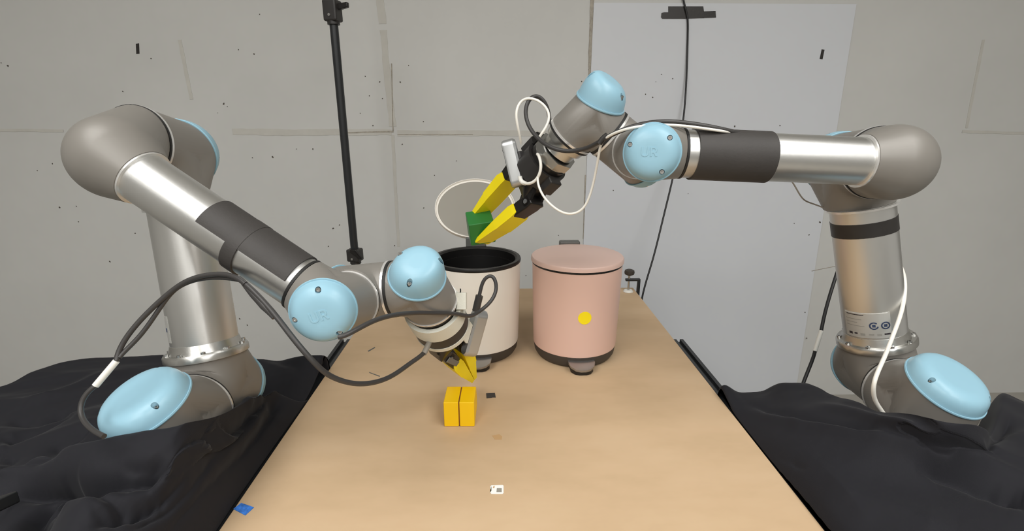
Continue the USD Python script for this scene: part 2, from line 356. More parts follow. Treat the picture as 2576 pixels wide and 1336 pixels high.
# ------------------------------------------------------------------ robots
def T_(x, y, z):
    M = np.eye(4); M[:3, 3] = x, y, z; return M
def R_(ax, a):
    M = np.eye(4); c, s = math.cos(a), math.sin(a)
    i, j = {'x': (1, 2), 'y': (2, 0), 'z': (0, 1)}[ax]
    M[i, i] = c; M[i, j] = -s; M[j, i] = s; M[j, j] = c; return M
def arm_frames(p):
    """Link frames of the six-axis arm from base place and joint angles."""
    x, y, z, q1, q2, q3, q4, q5, rx, ry = p[:10]; d2, d3, da, db = p[10:14]; e = p[14:22]
    S = T_(x, y, z + TZ) @ R_('x', rx) @ R_('y', ry) @ R_('z', q1)
    U = S @ T_(0, .13585, 0) @ R_('x', e[0]) @ R_('z', e[1]) @ R_('y', np.pi / 2 + q2)
    Fo = U @ T_(0, -.1197 + d3, .425 + da) @ R_('x', e[2]) @ R_('z', e[3]) @ R_('y', q3)
    W1 = Fo @ T_(0, 0, .39225 + db) @ R_('x', e[4]) @ R_('z', e[5]) @ R_('y', np.pi / 2 + q4)
    W2 = W1 @ T_(0, .093 + d2, 0) @ R_('z', q5) @ R_('x', e[6]) @ R_('y', e[7])
    return dict(S=S, U=U, F=Fo, W1=W1, W2=W2, W3=W2 @ T_(0, 0, .09465), a2=.425 + da, a3=.39225 + db, d4=.093 + d2)
POSE = {'L': [-0.49266, 0.65326, 0.11554, 0.1023, -1.6908, 2.24836, -2.22201, -0.77026, -0.13814, 0.02105, 0.00467, -0.02467, -0.01897, 0.00608, -0.04867, -0.16455, -0.03409, -0.06024, -0.05343, 0.06813, 0.00288, 0.00279],
        'R': [0.71312, 0.73007, 0.08866, -0.22276, -1.79659, 4.99655, -0.92849, 1.11504, -0.08597, -0.00922, 0.0058, -0.01074, -0.00342, 0.01553, 0.01441, 0.13106, 0.04074, 0.06171, 0.03274, 0.01292, 0.00216, -0.0044]}

def xf(mesh, M):
    v, f, _ = meshkit.arrays(mesh); return trimesh.Trimesh(v @ M[:3, :3].T + M[:3, 3], f, process=False)

def make_lid(solid, p0, m, hgt, screws, slant=0.0):
    """Lid over the slanted cut of a housing: (rim, dome, screw list) in the link's frame."""
    R = np.stack(m, 0)
    if np.linalg.det(R) < 0: R[1] *= -1
    cs = m3.CrossSection([np.asarray(solid, float)], m3.FillRule.NonZero)
    def layer(off, z):
        q = np.vstack(cs.offset(off, m3.JoinType.Round, 2.0, 64).to_polygons()); return np.c_[q, z * (1 - (slant if z > .0045 else 0) * q[:, 1] / .04)]
    rim = m3.Manifold.hull_points(np.vstack([layer(0.0016, 0.0003), layer(0.0022, 0.002), layer(0.0016, 0.004)]))
    k = hgt / 0.03
    dome = m3.Manifold.hull_points(np.vstack([layer(0.0, 0.0042), layer(-0.0012, 0.010 * k), layer(-0.0032, 0.0165 * k), layer(-0.0062, 0.0218 * k), layer(-0.0102, 0.0258 * k), layer(-0.0155, 0.0284 * k), layer(-0.0215, 0.0297 * k), layer(-0.028, 0.030 * k)]))
    pol = np.vstack(cs.to_polygons()); c = pol.mean(0); out = []
    for a in screws:
        d = np.array([math.cos(a), math.sin(a)]); s = ((pol - c) @ d).max()
        q = c + d * (s - 0.0085)
        pocket = m3.Manifold.hull_points(np.vstack([circ((q[0], q[1], 0.016 * k), (0, 0, 1), 0.0038, 20), circ((q[0], q[1], 0.05), (0, 0, 1), 0.0042, 20)]))
        dome = dome - pocket
        sc = cone((q[0], q[1], 0.0155 * k), (q[0], q[1], 0.0212 * k), 0.0030, k=12) - cone((q[0], q[1], 0.019 * k), (q[0], q[1], 0.03 * k), 0.0015, k=6)
        out.append(sc)
    B = np.eye(4); B[:3, :3] = R.T; B[:3, 3] = p0
    return xf(rim, B), xf(dome, B), [xf(s, B) for s in out], B, c, pol

def robot(side, label):
    fr = arm_frames(POSE[side]); S, U, Fo, W1, W3 = (fr[k] for k in ('S', 'U', 'F', 'W1', 'W3'))
    a2, a3, d4 = fr['a2'], fr['a3'], fr['d4']
    base = S @ np.array([0, 0, -0.0892, 1])
    rb = Thing('robot_arm', label, 'robot arm', base[:3])
    P = lambda name, mesh, M, m, parent=None, **kw: rb.part(name, xf(mesh, M), m, parent, **kw)
    Y, Z = np.array([0, 1.0, 0]), np.array([0, 0, 1.0])
    # base
    P('base', union(cone((0, 0, -.0892), (0, 0, -.078), .063), cone((0, 0, -.079), (0, 0, -.058), .060)), S, 'alu_cast', label='cast metal base')
    def housing(name, M, c, a, n, r, f, nl, rn, tilt, o, hgt, screws, lr=None, ring=True, twist=0.0, steep=False, slant=0.0):
        c, a, n = np.asarray(c, float), unit(a), unit(n)
        xq = np.cross(a, n); m = unit(-a * math.cos(tilt) - n * math.sin(tilt)); m = m * math.cos(twist) + xq * math.sin(twist)
        p0 = c + m * o if steep else c - a * o
        e2 = unit(np.cross(m, xq)); e1 = np.cross(e2, m); th = np.arange(64) * 2 * np.pi / 64; lr = lr or (r * .97, r * .97)
        el = p0 + lr[0] * np.cos(th)[:, None] * e1 + lr[1] * np.sin(th)[:, None] * e2
        body = union(hull(el, circ(c + a * f, a, r, 64)), hull(el, circ(c + n * nl, n, rn, 64)), bend(c + a * f * 0.98, -a, r, c + n * nl, n, rn)).simplify(1e-5)
        lid_poly = np.stack([lr[0] * np.cos(th), lr[1] * np.sin(th)], 1)
        h = P(name, body, M, 'grey')
        rim, dome, sc, B, cc, pol = make_lid(lid_poly, p0, (e1, e2, m), hgt, screws, slant)
        l = P('joint_lid', dome, M, 'lid'); P('lid_rim', rim, M, 'lid', l)
        for s in sc: P('screw', s, M, 'steel', l, label='small metal socket screw')
        if ring:
            P('joint_ring', ringshell(c + a * f, a, -0.0040, -0.0002, r - .004, r + .0013), M, 'ring', label='thin bright metal joint ring')
            P('joint_seal', ringshell(c + a * f, a, 0.0002, 0.0040, r - .01, r + .0008), M, 'seal', label='black rubber joint seal')
        return body, (B, cc, pol)
    # shoulder and upper arm
    housing('shoulder_housing', S, (0, 0, 0), Y, -Z, .060, .0660, .0640, .060, 1.13, .056, .031, (0.4, 2.5, 4.6), lr=(.058, .0605), steep=True, twist=.28 if side == 'L' else -.28)
    housing('upper_arm_lower_housing', U, (0, 0, 0), -Y, Z, .060, .0620, .072, .060, math.radians(20), .052, .032, (0.4, 2.5, 4.6), ring=False)
    fl = union(cone((0, 0, .0705), (0, 0, .079), .0655), cone((0, 0, .079), (0, 0, .083), .0655, .063), cone((0, 0, .083), (0, 0, .097), .056, .0525))
    flp = P('tube_flange', fl, U, 'alu_cast', label='cast metal flange with bolts')
    for k in range(10):
        a = k * 2 * np.pi / 10 + .2; q = np.array([.0592 * math.cos(a), .0592 * math.sin(a), .0805])
        P('bolt', union(cone(q, q + Z * .006, .0036, k=12)) - cone(q + Z * .003, q + Z * .01, .0018, k=6), U, 'steel', flp)
    P('upper_arm_tube', cone((0, 0, .084), (0, 0, a2 - .078), .0515, k=96), U, 'alu')
    sh = (-.020 * RT + .0186 * UP) if side == 'L' else np.zeros(3)   # the elbow sits a little proud of the tube's axis
    el_c = np.array([0, .010 if side == 'R' else 0, a2]) + U[:3, :3].T @ sh
    housing('upper_arm_upper_housing', U, el_c, -Y, -Z, .060, .0600 if side == 'L' else .068, .078, .056, math.radians(22), .046 if side == 'L' else .054, .034, (0.4, 2.5, 4.6))
    P('housing_lip', ringshell((0, 0, a2 - .078), Z, -.004, -.0002, .0505, .0572), U, 'ring', label='bright metal lip')
    # forearm
    fq = np.linalg.inv(Fo) @ (U @ np.r_[el_c + np.array([0, -.0645 if side == 'L' else -.0725, 0]), 1]); fq = fq[:3]
    fn = unit(Fo[:3, :3].T @ U[:3, 1])
    bc = np.array([0, .006, .020]); bs = np.asarray(trimesh.creation.icosphere(4, .0580).vertices) + bc
    elb = union(hull(circ(fq, fn, .0598, 64), bs), hull(bs, circ((0, 0, .074), Z, .0415, 64)))
    P('elbow_housing', elb, Fo, 'grey')
    P('housing_lip', ringshell((0, 0, .074), Z, .0002, .003, .036, .0405), Fo, 'ring', label='bright metal lip')
    P('forearm_tube', cone((0, 0, .070), (0, 0, a3 - .0505), .0365, k=96), Fo, 'alu')
    P('wrist_collar', ringshell((0, 0, a3 - .0505), Z, -.004, -.0003, .0362, .0385), Fo, 'seal', label='black seal ring')
    w1 = housing('wrist_housing', Fo, (0, 0, a3), Y, -Z, .0430, .0465, .0500, .0385, math.radians(20), .032, .026, (0.6, 2.3, 4.4), lr=(.0412, .0405), slant=.12)
    housing('wrist_housing', W1, (0, d4, 0), Z, -Y, .0430, .0470, d4 - .0500, .0425, math.radians(20), .034, .028, (0.3, 2.4, 4.5), lr=(.0412, .041))
    w3 = housing('wrist_housing', W3, (0, 0, 0), Y, -Z, .0430, .0470, .0440, .0425, math.radians(18), .028, .042, (1.0, 2.9, 4.9), lr=(.0412, .041), slant=.22)
    P('tool_flange', union(cone((0, .0510, 0), (0, .064, 0), .040, .038), cone((0, .064, 0), (0, .0823, 0), .0315)), W3, 'alu_cast', label='silver tool flange')
    # embossed mark on the first wrist lid
    B, cc, pol = w1[1]
    tx = meshkit.text_mesh('UR', 0.0125, 0.0020, True); v = np.array(tx.vertices); v[:, :2] -= v[:, :2].mean(0)
    vx = np.linalg.inv(Fo[:3, :3] @ B[:3, :3]) @ unit(RT + UP * 0.3 if side == 'L' else RT); ang = math.atan2(vx[1], vx[0])
    c_, s_ = math.cos(ang), math.sin(ang)
    # mirror-safe: the lid's outward normal faces the viewer, so a plain rotation reads the right way round
    v = np.c_[cc[0] + v[:, 0] * c_ - v[:, 1] * s_, cc[1] + v[:, 0] * s_ + v[:, 1] * c_, v[:, 2]]; v[:, 2] += .026 * (1 - .12 * v[:, 1] / .04) - .0015
    P('embossed_mark', trimesh.Trimesh(v, tx.faces, process=False), Fo @ B, 'lid', smooth=False)
    return rb, fr, P

rbL, frL, PL = robot('L', 'grey robot arm on the left, raised elbow, reaching down beside the white bin')
rbR, frR, PR = robot('R', 'grey robot arm on the right, forearm level, reaching over the white bin')
def toward_cam(M, z):
    q = np.linalg.inv(M) @ np.r_[CAM, 1]; q = q[:3].copy(); q[2] = 0; return unit(q)
Zv = np.array([0, 0, 1.0])
# black wraps on the forearm tubes
PR('fabric_wrap', ringshell((0, 0, 0), Zv, .221, .338, .0367, .0392), frR['F'], 'velcro', label='black fabric wrap round the forearm tube')
refL = toward_cam(frL['F'], 0)
upF = np.linalg.inv(frL['F'][:3, :3]) @ np.array([0, 0, 1.0]); s_up = 1 if np.cross(Zv, refL) @ upF > 0 else -1
PL('fabric_wrap', shell_sector((0, 0, .195), (0, 0, .337), .0367, .0388, -0.25 if s_up > 0 else -2.6, 2.6 if s_up > 0 else 0.25, refL), frL['F'], 'velcro', label='black fabric wrap over the upper side of the forearm tube')
PL('fabric_strap', ringshell((0, 0, 0), Zv, .243, .262, .0366, .0393), frL['F'], 'velcro', label='narrow black strap round the forearm tube')
PR('tape_band', ringshell((0, 0, 0), Zv, .292, .318, .0516, .0524), frR['U'], 'tape', label='black tape band round the upper arm tube')
# printed rating plates on the upper-arm tubes
def rating_plate(P, M, a_off, w, z0, z1, rich):
    ref = toward_cam(M, 0); r0, r1 = .0517, .0521
    sg = 1
    lp = P('rating_plate', shell_sector((0, 0, z0), (0, 0, z1), r0 - .0003, r1, a_off - w, a_off + w, ref), M, 'label_bg', label='printed rating plate with two dark blue round emblems' if rich else 'printed rating plate')
    def bar(a0, a1, b0, b1, m, name='print_bar'):
        P(name, shell_sector((0, 0, b0), (0, 0, b1), r1 - .0002, r1 + .0002, a_off + a0, a_off + a1, ref, 10), M, m, lp, smooth=False)
    if rich:
        h = z1 - z0
        bar(-w * .85, -w * .05, z0 + h * .90, z0 + h * .93, 'label_dark'); bar(-w * .95, w * .9, z0 + h * .975, z0 + h * .99, 'paper')
        for k, (x0, x1) in enumerate([(-.9, -.15), (-.9, -.35), (-.9, -.05)]):
            bar(w * x0, w * x1, z0 + h * (.72 - .13 * k), z0 + h * (.745 - .13 * k), 'label_grey')
        for k, (x0, x1) in enumerate([(-.8, -.62), (-.52, -.38), (-.25, -.05), (.1, .3), (.42, .6), (.7, .95)]):
            bar(w * x0, w * x1, z0 + h * (.10 + .03 * (k % 2)), z0 + h * .19, 'label_dark' if k in (0, 1, 5) else 'label_grey')
        for ca in (w * .32, w * .78):
            cz = z0 + h * .50; n = 24
            for k in range(n):
                if ca < w * .5 and k in (0, 1, 2, 23): continue
                t0, t1 = k * 2 * np.pi / n, (k + 1) * 2 * np.pi / n
                am, zm = ca + math.cos((t0 + t1) / 2) * .0062 / r1, cz + math.sin((t0 + t1) / 2) * .0062
                bar(am - .0011 / r1, am + .0011 / r1, zm - .0011, zm + .0011, 'label_blue', 'emblem_dot')
            bar(ca - .0026 / r1, ca + .0026 / r1, cz - .0026, cz + .0026, 'label_blue', 'emblem')
    else:
        bar(-w * .7, w * .5, z0 + (z1 - z0) * .4, z0 + (z1 - z0) * .55, 'label_blue')
rating_plate(PR, frR['U'], -0.25, .75, .100, .150, True)
rating_plate(PL, frL['U'], -1.45, .30, .105, .150, False)
# mounting plates
def mount(side, x, y, z, hx, hy):
    t = Thing('mounting_plate', f'flat aluminium mounting plate under the {side} robot base', 'plate', (x, y, z))
    t.part('plate', box(x - hx, x + hx, y - hy, y + hy, z, z + .012, .001), 'alu')
    for i in (-1, 1):
        for j in (-1, 1):
            q = np.array([x + i * hx * .88, y + j * hy * .88, z + .0122]); t.part('bolt', cone(q, q + [0, 0, .006], .006, k=6), 'steel')
bL, bR = rbL.loc, rbR.loc
mount('left', bL[0] - .03, bL[1] + .02, TZ - .0215, .10, .10)
mount('right', bR[0] + .01, bR[1] + .01, TZ - .0215, .10, .10)

# ------------------------------------------------------------------ grippers
def tool_axes(fr, img, lift=0.0, side=0.0):
    M = fr['W3']; t = unit(M[:3, 1] + lift * UP + side * RT); d = img[0] * RT - img[1] * UP
    o = unit(d - t * (d @ t)); return M[:3, :3] @ np.array([0, .0823, 0]) + M[:3, 3], t, o, np.cross(t, o)

def finger_mesh(ee, t, o, b, sg, s0, s1, gap, wid, prof):
    """A printed fingertip: profile in (length, opening) extruded along b, chamfered."""
    pts = []
    for s, i0, i1, wd in prof:
        for oo in (gap + i0, gap + i1):
            for ww in (-wd, wd):
                pts.append(ee + t * (s0 + (s1 - s0) * s) + o * sg * oo + b * ww)
    return np.array(pts)
def gripper(name, label, fr, img, gap, s_tip, dark):
    ee, t, o, b = tool_axes(fr, img, *((.115, .045) if dark else (0.0, 0.0))); ax = np.stack([o, b, t])
    L = lambda s, oo=0, bb=0: ee + t * s + o * oo + b * bb
    g = Thing(name, label, 'gripper', ee)
    g.part('coupling', union(cone(L(.0005), L(.016), .0405, .0400, k=8), cone(L(.016), L(.022), .036, k=48)), 'steel' if dark else 'printed', label='silver eight-sided coupling' if dark else 'white printed coupling ring')
    body = union(cone(L(.020), L(.062), .0375, .0365), hull(circ(L(.060), t, .036), *[rbox(L(.100), (.040, .0165, .003), ax, .003).to_mesh().vert_properties[:, :3]]))
    g.part('palm', body, 'grip', label='black metal palm')
    for k in range(4):
        a = k * np.pi / 2 + .6; q = L(.0205) + .032 * (math.cos(a) * o + math.sin(a) * b)
        g.part('screw', cone(q - t * .004, q - t * .0005, .003, k=8), 'steel')
    ds = -.020 if dark else 0.0
    for sg in (1, -1):
        k0, k1, k2 = L(.080 + ds * .5, sg * .030), L(.118 + ds, sg * (gap + .020)), L(.140 + ds, sg * (gap + .008))
        for bb in (-.0135, .0135):
            g.part('outer_link', hull(circ(k0 + b * (bb - .003), b, .0085, 16), circ(k0 + b * (bb + .003), b, .0085, 16), circ(k1 + b * (bb - .003), b, .0095, 16), circ(k1 + b * (bb + .003), b, .0095, 16)), 'grip')
        g.part('inner_link', hull(circ(L(.098 + ds * .5, sg * .013, -.008), b, .006, 16), circ(L(.098 + ds * .5, sg * .013, .008), b, .006, 16), circ(k2 + b * -.008, b, .006, 16), circ(k2 + b * .008, b, .006, 16)), 'grip2')
        pad = hull(rbox(L(.116 + ds, sg * (gap + .020)), (.012, .0165, .010), ax, .003).to_mesh().vert_properties[:, :3], rbox(L(.152 + ds, sg * (gap + .014)), (.011, .0165, .012), ax, .003).to_mesh().vert_properties[:, :3])
        kp = g.part('knuckle', pad, 'grip', label='black knuckle block')
        g.part('pivot_pin', cone(k1 - b * .0185, k1 + b * .0185, .0045, k=16), 'grip_grey', kp)
        g.part('link_plate', rbox(L(.130 + ds, sg * (gap + .020), -.0178), (.0055, .0012, .022), np.stack([unit(o + t * sg * .3), b, unit(t - o * sg * .3)]), .001), 'grip_grey', kp, label='grey metal link plate')
        # printed finger: wide blunt root, blade narrowing to the tip
        prof = [(0, .003, .023, .0175), (.10, .001, .0255, .0200), (.48, .000, .0205, .0200), (.50, -.0005, .0190, .0195), (1.0, -.0012, .0060, .0165 if dark else .0195)]
        f = finger_mesh(ee, t, o, b, sg, .148 + ds, s_tip, gap, 0, prof)
        hp = [m3.Manifold.hull_points(f[i * 4:i * 4 + 8]) for i in range(len(prof) - 1)]
        fp = g.part('finger', union(*hp), 'yellow', label='yellow printed finger', smooth=25)
        g.part('screw', hull(*[circ(L(.162 + ds, sg * (gap + .012)) + b * w_, b, .0022, 10) for w_ in (-.0190, .0190)]), 'dark_steel', fp)
    return g, ee, t, o, b, ax, L

gR, eeR, tR, oR, bR_, axR, LR = gripper('gripper', 'black two-finger gripper with yellow fingertips on the right arm, holding a green block', frR, (-8, 75), .0258, .262, True)
gL, eeL, tL, oL, bL_, axL, LL = gripper('gripper', 'black two-finger gripper on the left arm, white mount, yellow fingertips closed above the table', frL, (-.5, .85), .0016, .258, False)

# green block in the right fingers
def block_mesh(c, ax, half, bulge, r=.0025):
    hx, hy, hz = half
    pts = [rbox(c, half, ax, r).to_mesh().vert_properties[:, :3]]
    for i, s in ((0, 1), (0, -1)):
        if bulge: pts.append(np.array([c + ax[0] * s * (hx + bulge) + ax[1] * j * hy * .55 + ax[2] * k * hz * .6 for j in (-1, 1) for k in (-1, 1)]))
    return m3.Manifold.hull_points(np.vstack(pts))

# depth cameras
def depth_cam(label, c, ax, bracket_to, bm, side):
    """ax rows: long axis, depth axis (toward the lens), short axis."""
    ax = np.asarray(ax)
    d = Thing('depth_camera', label, 'camera', c)
    l, n, s = ax
    R_end = .0125
    pts = []
    for e in (-1, 1):
        q = c + l * e * (.045 - R_end)
        for z, k in ((-.0125, R_end - .003), (-.0085, R_end), (.0085, R_end), (.0125, R_end - .0015)):
            pts.append(circ(q + n * z, n, k, 32))
    d.part('shell', hull(*pts), 'silver', label='rounded silver shell')
    d.part('front_glass', hull(*[circ(c + l * e * .032 + n * z, n, .0095, 24) for e in (-1, 1) for z in (.0126, .0131)]), 'seal', label='black front glass')
    for q in (-.026, -.006, .018, .03):
        d.part('lens', cone(c + l * q + n * .0132, c + l * q + n * .0142, .0042, k=20), 'grip')
    br = hull(rbox(c - n * .0155, (.018, .0025, .010), ax, .001).to_mesh().vert_properties[:, :3], rbox(bracket_to, (.012, .006, .010), ax, .002).to_mesh().vert_properties[:, :3])
    d.part('bracket', br, bm, label='black printed bracket' if bm != 'printed' else 'white printed bracket')
    return d
cR = W(1292, 411, .925)
lR = unit(22 * RT - 90 * UP + 8 * FW); nR = unit(tR - lR * (tR @ lR)); nR = unit(nR * .6 - RT * 1.0 - FW * .15); nR = unit(nR - lR * (nR @ lR))
depth_cam('silver depth camera clipped beside the right gripper, trailing a white cable', cR, (lR, nR, np.cross(lR, nR)), LR(.055, -.03, 0), 'grip2', 'R')
cLc = W(1193, 838, .915)
lL = unit(27 * RT + 95 * UP - 10 * FW); nL = unit(FW * .55 + RT * .85 - UP * .1); nL = unit(nL - lL * (nL @ lL))
depth_cam('silver depth camera on a white printed bracket beside the left gripper', cLc, (lL, nL, np.cross(lL, nL)), LL(.042, -.03, 0), 'printed', 'L')

# green block, gripped
cG = LR(.262, 0, 0) + UP * .008 + RT * .006 - FW * .010
n1 = unit(UP * .78 - FW * .62 - RT * .05); x1 = unit(RT * .96 + FW * .26); x1 = unit(x1 - n1 * (x1 @ n1)); gx = np.stack([x1, np.cross(n1, x1), n1])
solo('toy_block', block_mesh(cG, gx, (.0262, .0262, .0262), 0, .0022), 'green', 'green painted block pinched between yellow gripper fingers above the white bin', 'block')

# right gripper: wide black band that carries the camera
gR.part('camera_band', ringshell(LR(0), tR, .030, .066, .0370, .0430), 'grip2', label='black band round the palm')
gR.part('band_ear', rbox(LR(.046, -.046, .006), (.010, .012, .018), axR, .003), 'grip2')
gR.part('band_ear', rbox(LR(.046, .046, 0), (.008, .014, .017), axR, .003), 'grip2')
gR.part('band_ear', rbox(LR(.020, -.040, .012), (.009, .012, .010), axR, .003), 'grip')
# left gripper: white printed adapter shells with a black band between them
gL.part('camera_band', ringshell(LL(0), tL, .0105, .0370, .0412, .0468), 'grip2', label='black band round the palm')
gL.part('adapter_ring', ringshell(LL(0), tL, .0375, .0470, .0372, .0476), 'printed', label='white printed adapter ring')
gL.part('adapter_ring', ringshell(LL(0), tL, -.022, .0100, .0412, .0480), 'printed', label='white printed adapter ring')
pw = W(1154, 757, .80)
gL.part('cable_socket', rbox(pw, (.0125, .008, .0135), np.stack([RT, FW, UP]), .001), 'printed', label='small white cable socket')

# ------------------------------------------------------------------ bins
def bin_(label, cx, cy, body_m, lid_m, open_deg, turn, sticker):
    t = Thing('pedal_bin', label, 'bin', (cx, cy, TZ)); c = np.array([cx, cy, TZ])
    H, r0, r1 = .242, .1015, .1070
    ca, sa = math.cos(turn), math.sin(turn); fx = np.array([ca, sa, 0]); fy = np.array([-sa, ca, 0])   # fx: bin's right, fy: bin's back
    L = lambda x, y, z: c + fx * x + fy * y + np.array([0, 0, z])
    t.part('base', lathe([(0, .001), (.088, .001), (.0935, .0035), (.0985, .012), (.1008, .026), (.1008, .0345), (0, .0345)], c), 'bin_base', label='dark plastic foot ring')
    t.part('body', lathe([(r0 - .002, .030), (r0, .0305), (r0 + .0006, .034), (r1, H - .010), (r1, H - .0085), (r1 - .003, H - .0085), (r1 - .003, H - .012), (r0 - .002, .034)], c), body_m)
    t.part('liner_rim', lathe([(r1 - .0125, H - .030), (r1 - .0095, H - .030), (r1 - .0095, H - .008), (r1 + .0004, H - .008), (r1 + .0012, H - .004), (r1 - .0005, H), (r1 - .008, H), (r1 - .0125, H - .004)], c), 'bin_black', label='black plastic rim')
    t.part('bucket', lathe([(0, .040), (.085, .040), (r1 - .0135, H - .030), (r1 - .0135, H - .022), (r1 - .0165, H - .022), (.082, .043), (0, .043)], c), 'bin_black', label='black inner bucket')
    # lid: shallow dome, hinged at the back
    prof = [(0, 0), (r1 + .0014, 0), (r1 + .0014, -.0055), (r1 + .0030, -.0055), (r1 + .0030, .0020), (r1 + .0008, .0052), (r1 - .004, .0068), (r1 * .8, .0095), (r1 * .5, .0122), (r1 * .25, .0135), (0, .0138)]
    hz = L(0, r1 + .002, H + (.002 if open_deg < 5 else .020))
    a = math.radians(open_deg); ey = -fy * math.cos(a) + np.array([0, 0, 1]) * math.sin(a); ez = fy * math.sin(a) + np.array([0, 0, 1]) * math.cos(a)
    # ey points from hinge across the lid, ez is the lid's outer normal
    lc = hz + ey * (r1 + .002)
    lid = t.part('lid', lathe(prof, lc + ez * .0006, ez, 96), lid_m)
    if open_deg > 5:
        t.part('lid_lining', lathe([(0, -.0012), (r1 - .0068, -.0012), (r1 - .0048, .0002), (0, .0002)], lc, ez, 96), 'lid_grey', lid, label='grey lining inside the lid')
    hx = np.stack([fx, fy, np.array([0, 0, 1.0])])
    t.part('hinge', rbox(L(0, r1 + .008, H + .004), (.0265, .011, .012 if open_deg < 5 else .020), hx, .004), 'bin_grey', label='grey plastic hinge block')
    # pedal: a rounded metal tongue from the base
    pts = []
    for y, hw, z in ((-.088, .031, .024), (-.105, .031, .022), (-.118, .027, .018), (-.126, .017, .0145), (-.129, .006, .013)):
        for s in (-1, 1):
            pts += [L(s * hw, y, z), L(s * hw, y, z - .0045)]
    pd = t.part('pedal', m3.Manifold.hull_points(np.array(pts)), 'pedal', label='metal foot pedal')
    pts = []
    for y, hw, z in ((-.088, .026, .010), (-.112, .026, .010), (-.124, .018, .010), (-.128, .008, .010)):
        for s in (-1, 1):
            pts += [L(s * hw, y, z), L(s * hw, y, .001)]
    t.part('pedal_foot', m3.Manifold.hull_points(np.array(pts)), 'bin_black', label='black plastic foot under the pedal')
    if sticker is not None:
        q = sticker - c; ang = math.atan2(q[1], q[0]); zc = q[2]; rr = r0 + .0006 + (r1 - r0 - .0006) * (zc - .034) / (H - .044)
        v, f = [], []; n = 40; rs = .0153
        for i in range(n):
            th = i * 2 * np.pi / n; v.append((rs * math.cos(th), rs * math.sin(th)))
        v = np.array([(0, 0)] + v); P_ = []
        for off in (.0004, -.0002):
            aa = ang + v[:, 0] / rr; P_.append(np.stack([c[0] + (rr + off) * np.cos(aa), c[1] + (rr + off) * np.sin(aa), c[2] + zc + v[:, 1]], -1))
        for i in range(n):
            j = (i + 1) % n; f += [[0, 1 + i, 1 + j], [n + 1, n + 2 + j, n + 2 + i], [1 + i, n + 2 + i, n + 2 + j], [1 + i, n + 2 + j, 1 + j]]
        m = trimesh.Trimesh(np.vstack(P_), f, process=False); m.fix_normals()
        return t, m
    return t, None
pc = G(1452, 0 + 650, .242); wc = G(1198, 646, .242)
bin_('cream white pedal bin standing open, its round lid tipped back', wc[0], wc[1], 'cream', 'cream', 143, .05, None)
def on_cyl(px, py, c, r):
    d = FW + (px - CX) / F * RT + (CY - py) / F * UP; o = CAM - np.array([c[0], c[1], 0])
    A = d[0] ** 2 + d[1] ** 2; B = 2 * (o[0] * d[0] + o[1] * d[1]); C_ = o[0] ** 2 + o[1] ** 2 - r * r
    return CAM + d * (-B - math.sqrt(B * B - 4 * A * C_)) / (2 * A)
pinkbin, stick = bin_('dusty pink pedal bin with its lid shut and a yellow dot on the front', pc[0], pc[1], 'pink', 'pink_lid', 0, .03, on_cyl(1471, 800, pc, .1035))
pinkbin.part('sticker', stick, 'sticker', label='round yellow sticker')

# ------------------------------------------------------------------ small things on the table
by = G(1157, 1074, 0); bw = .0292
yb = Thing('toy_block', 'yellow two-piece block standing on the table in front of the white bin', 'block', (by[0], by[1] + .030, TZ))
q0 = np.array([by[0] - .0005, by[1] + .030, TZ + .0262])
ry = np.stack([unit([1, -.02, 0]), unit([.02, 1, 0]), np.array([0, 0, 1.0])])
left = rbox(q0 - ry[0] * .0147, (.0140, .0295, .0258), ry, .0016); right = rbox(q0 + ry[0] * .0150, (.0140, .0295, .0258), ry, .0016)
right = hull(right.to_mesh().vert_properties[:, :3], np.array([q0 + ry[0] * .0312 + ry[1] * a * .012 + ry[2] * (.004 + b * .010) for a in (-1, 1) for b in (-1, 1)]))
yb.part('half', left, 'block'); yb.part('half', right, 'block')
yb.part('core', rbox(q0, (.004, .0285, .0250), ry, .001), 'gap', label='dark glue line between the halves')

def flat_thing(name, px, t, m, label, cat, h=0.0002):
    return solo(name, plate([G(x, y, h) for x, y in px], (0, 0, 1), t), m, label, cat, smooth=False)
flat_thing('tape_piece', [(1223, 990), (1245, 989), (1247, 1000), (1240, 1000), (1236, 1001), (1224, 1002)], .0006, 'tape', 'tiny square of black tape stuck on the table beside the yellow block', 'tape')
flat_thing('tape_piece', [(587, 1281), (607, 1266), (639, 1277), (617, 1297)], .0006, 'blue_tape', 'square of blue masking tape at the left front edge of the table', 'tape')
wtag = Thing('paper_tag', 'small white printed tag lying near the front of the table', 'tag', G(1250, 1232))
wtag.part('tag', plate([G(x, y, .0002) for x, y in [(1236, 1222), (1264, 1221), (1267, 1223), (1267, 1241), (1264, 1243), (1236, 1243), (1233, 1240), (1236, 1236), (1233, 1229), (1233, 1225)]], (0, 0, 1), .0007), 'paper', smooth=False)
wtag.part('print', plate([G(x, y, .0010) for x, y in [(1250, 1228), (1262, 1228), (1262, 1238), (1249, 1238)]], (0, 0, 1), .0002), 'lid_grey', smooth=False, label='faint grey print')
wtag.part('print', plate([G(x, y, .0010) for x, y in [(1241, 1224), (1244, 1222), (1244, 1227), (1240, 1228)]], (0, 0, 1), .0002), 'stain', smooth=False, label='brown mark')

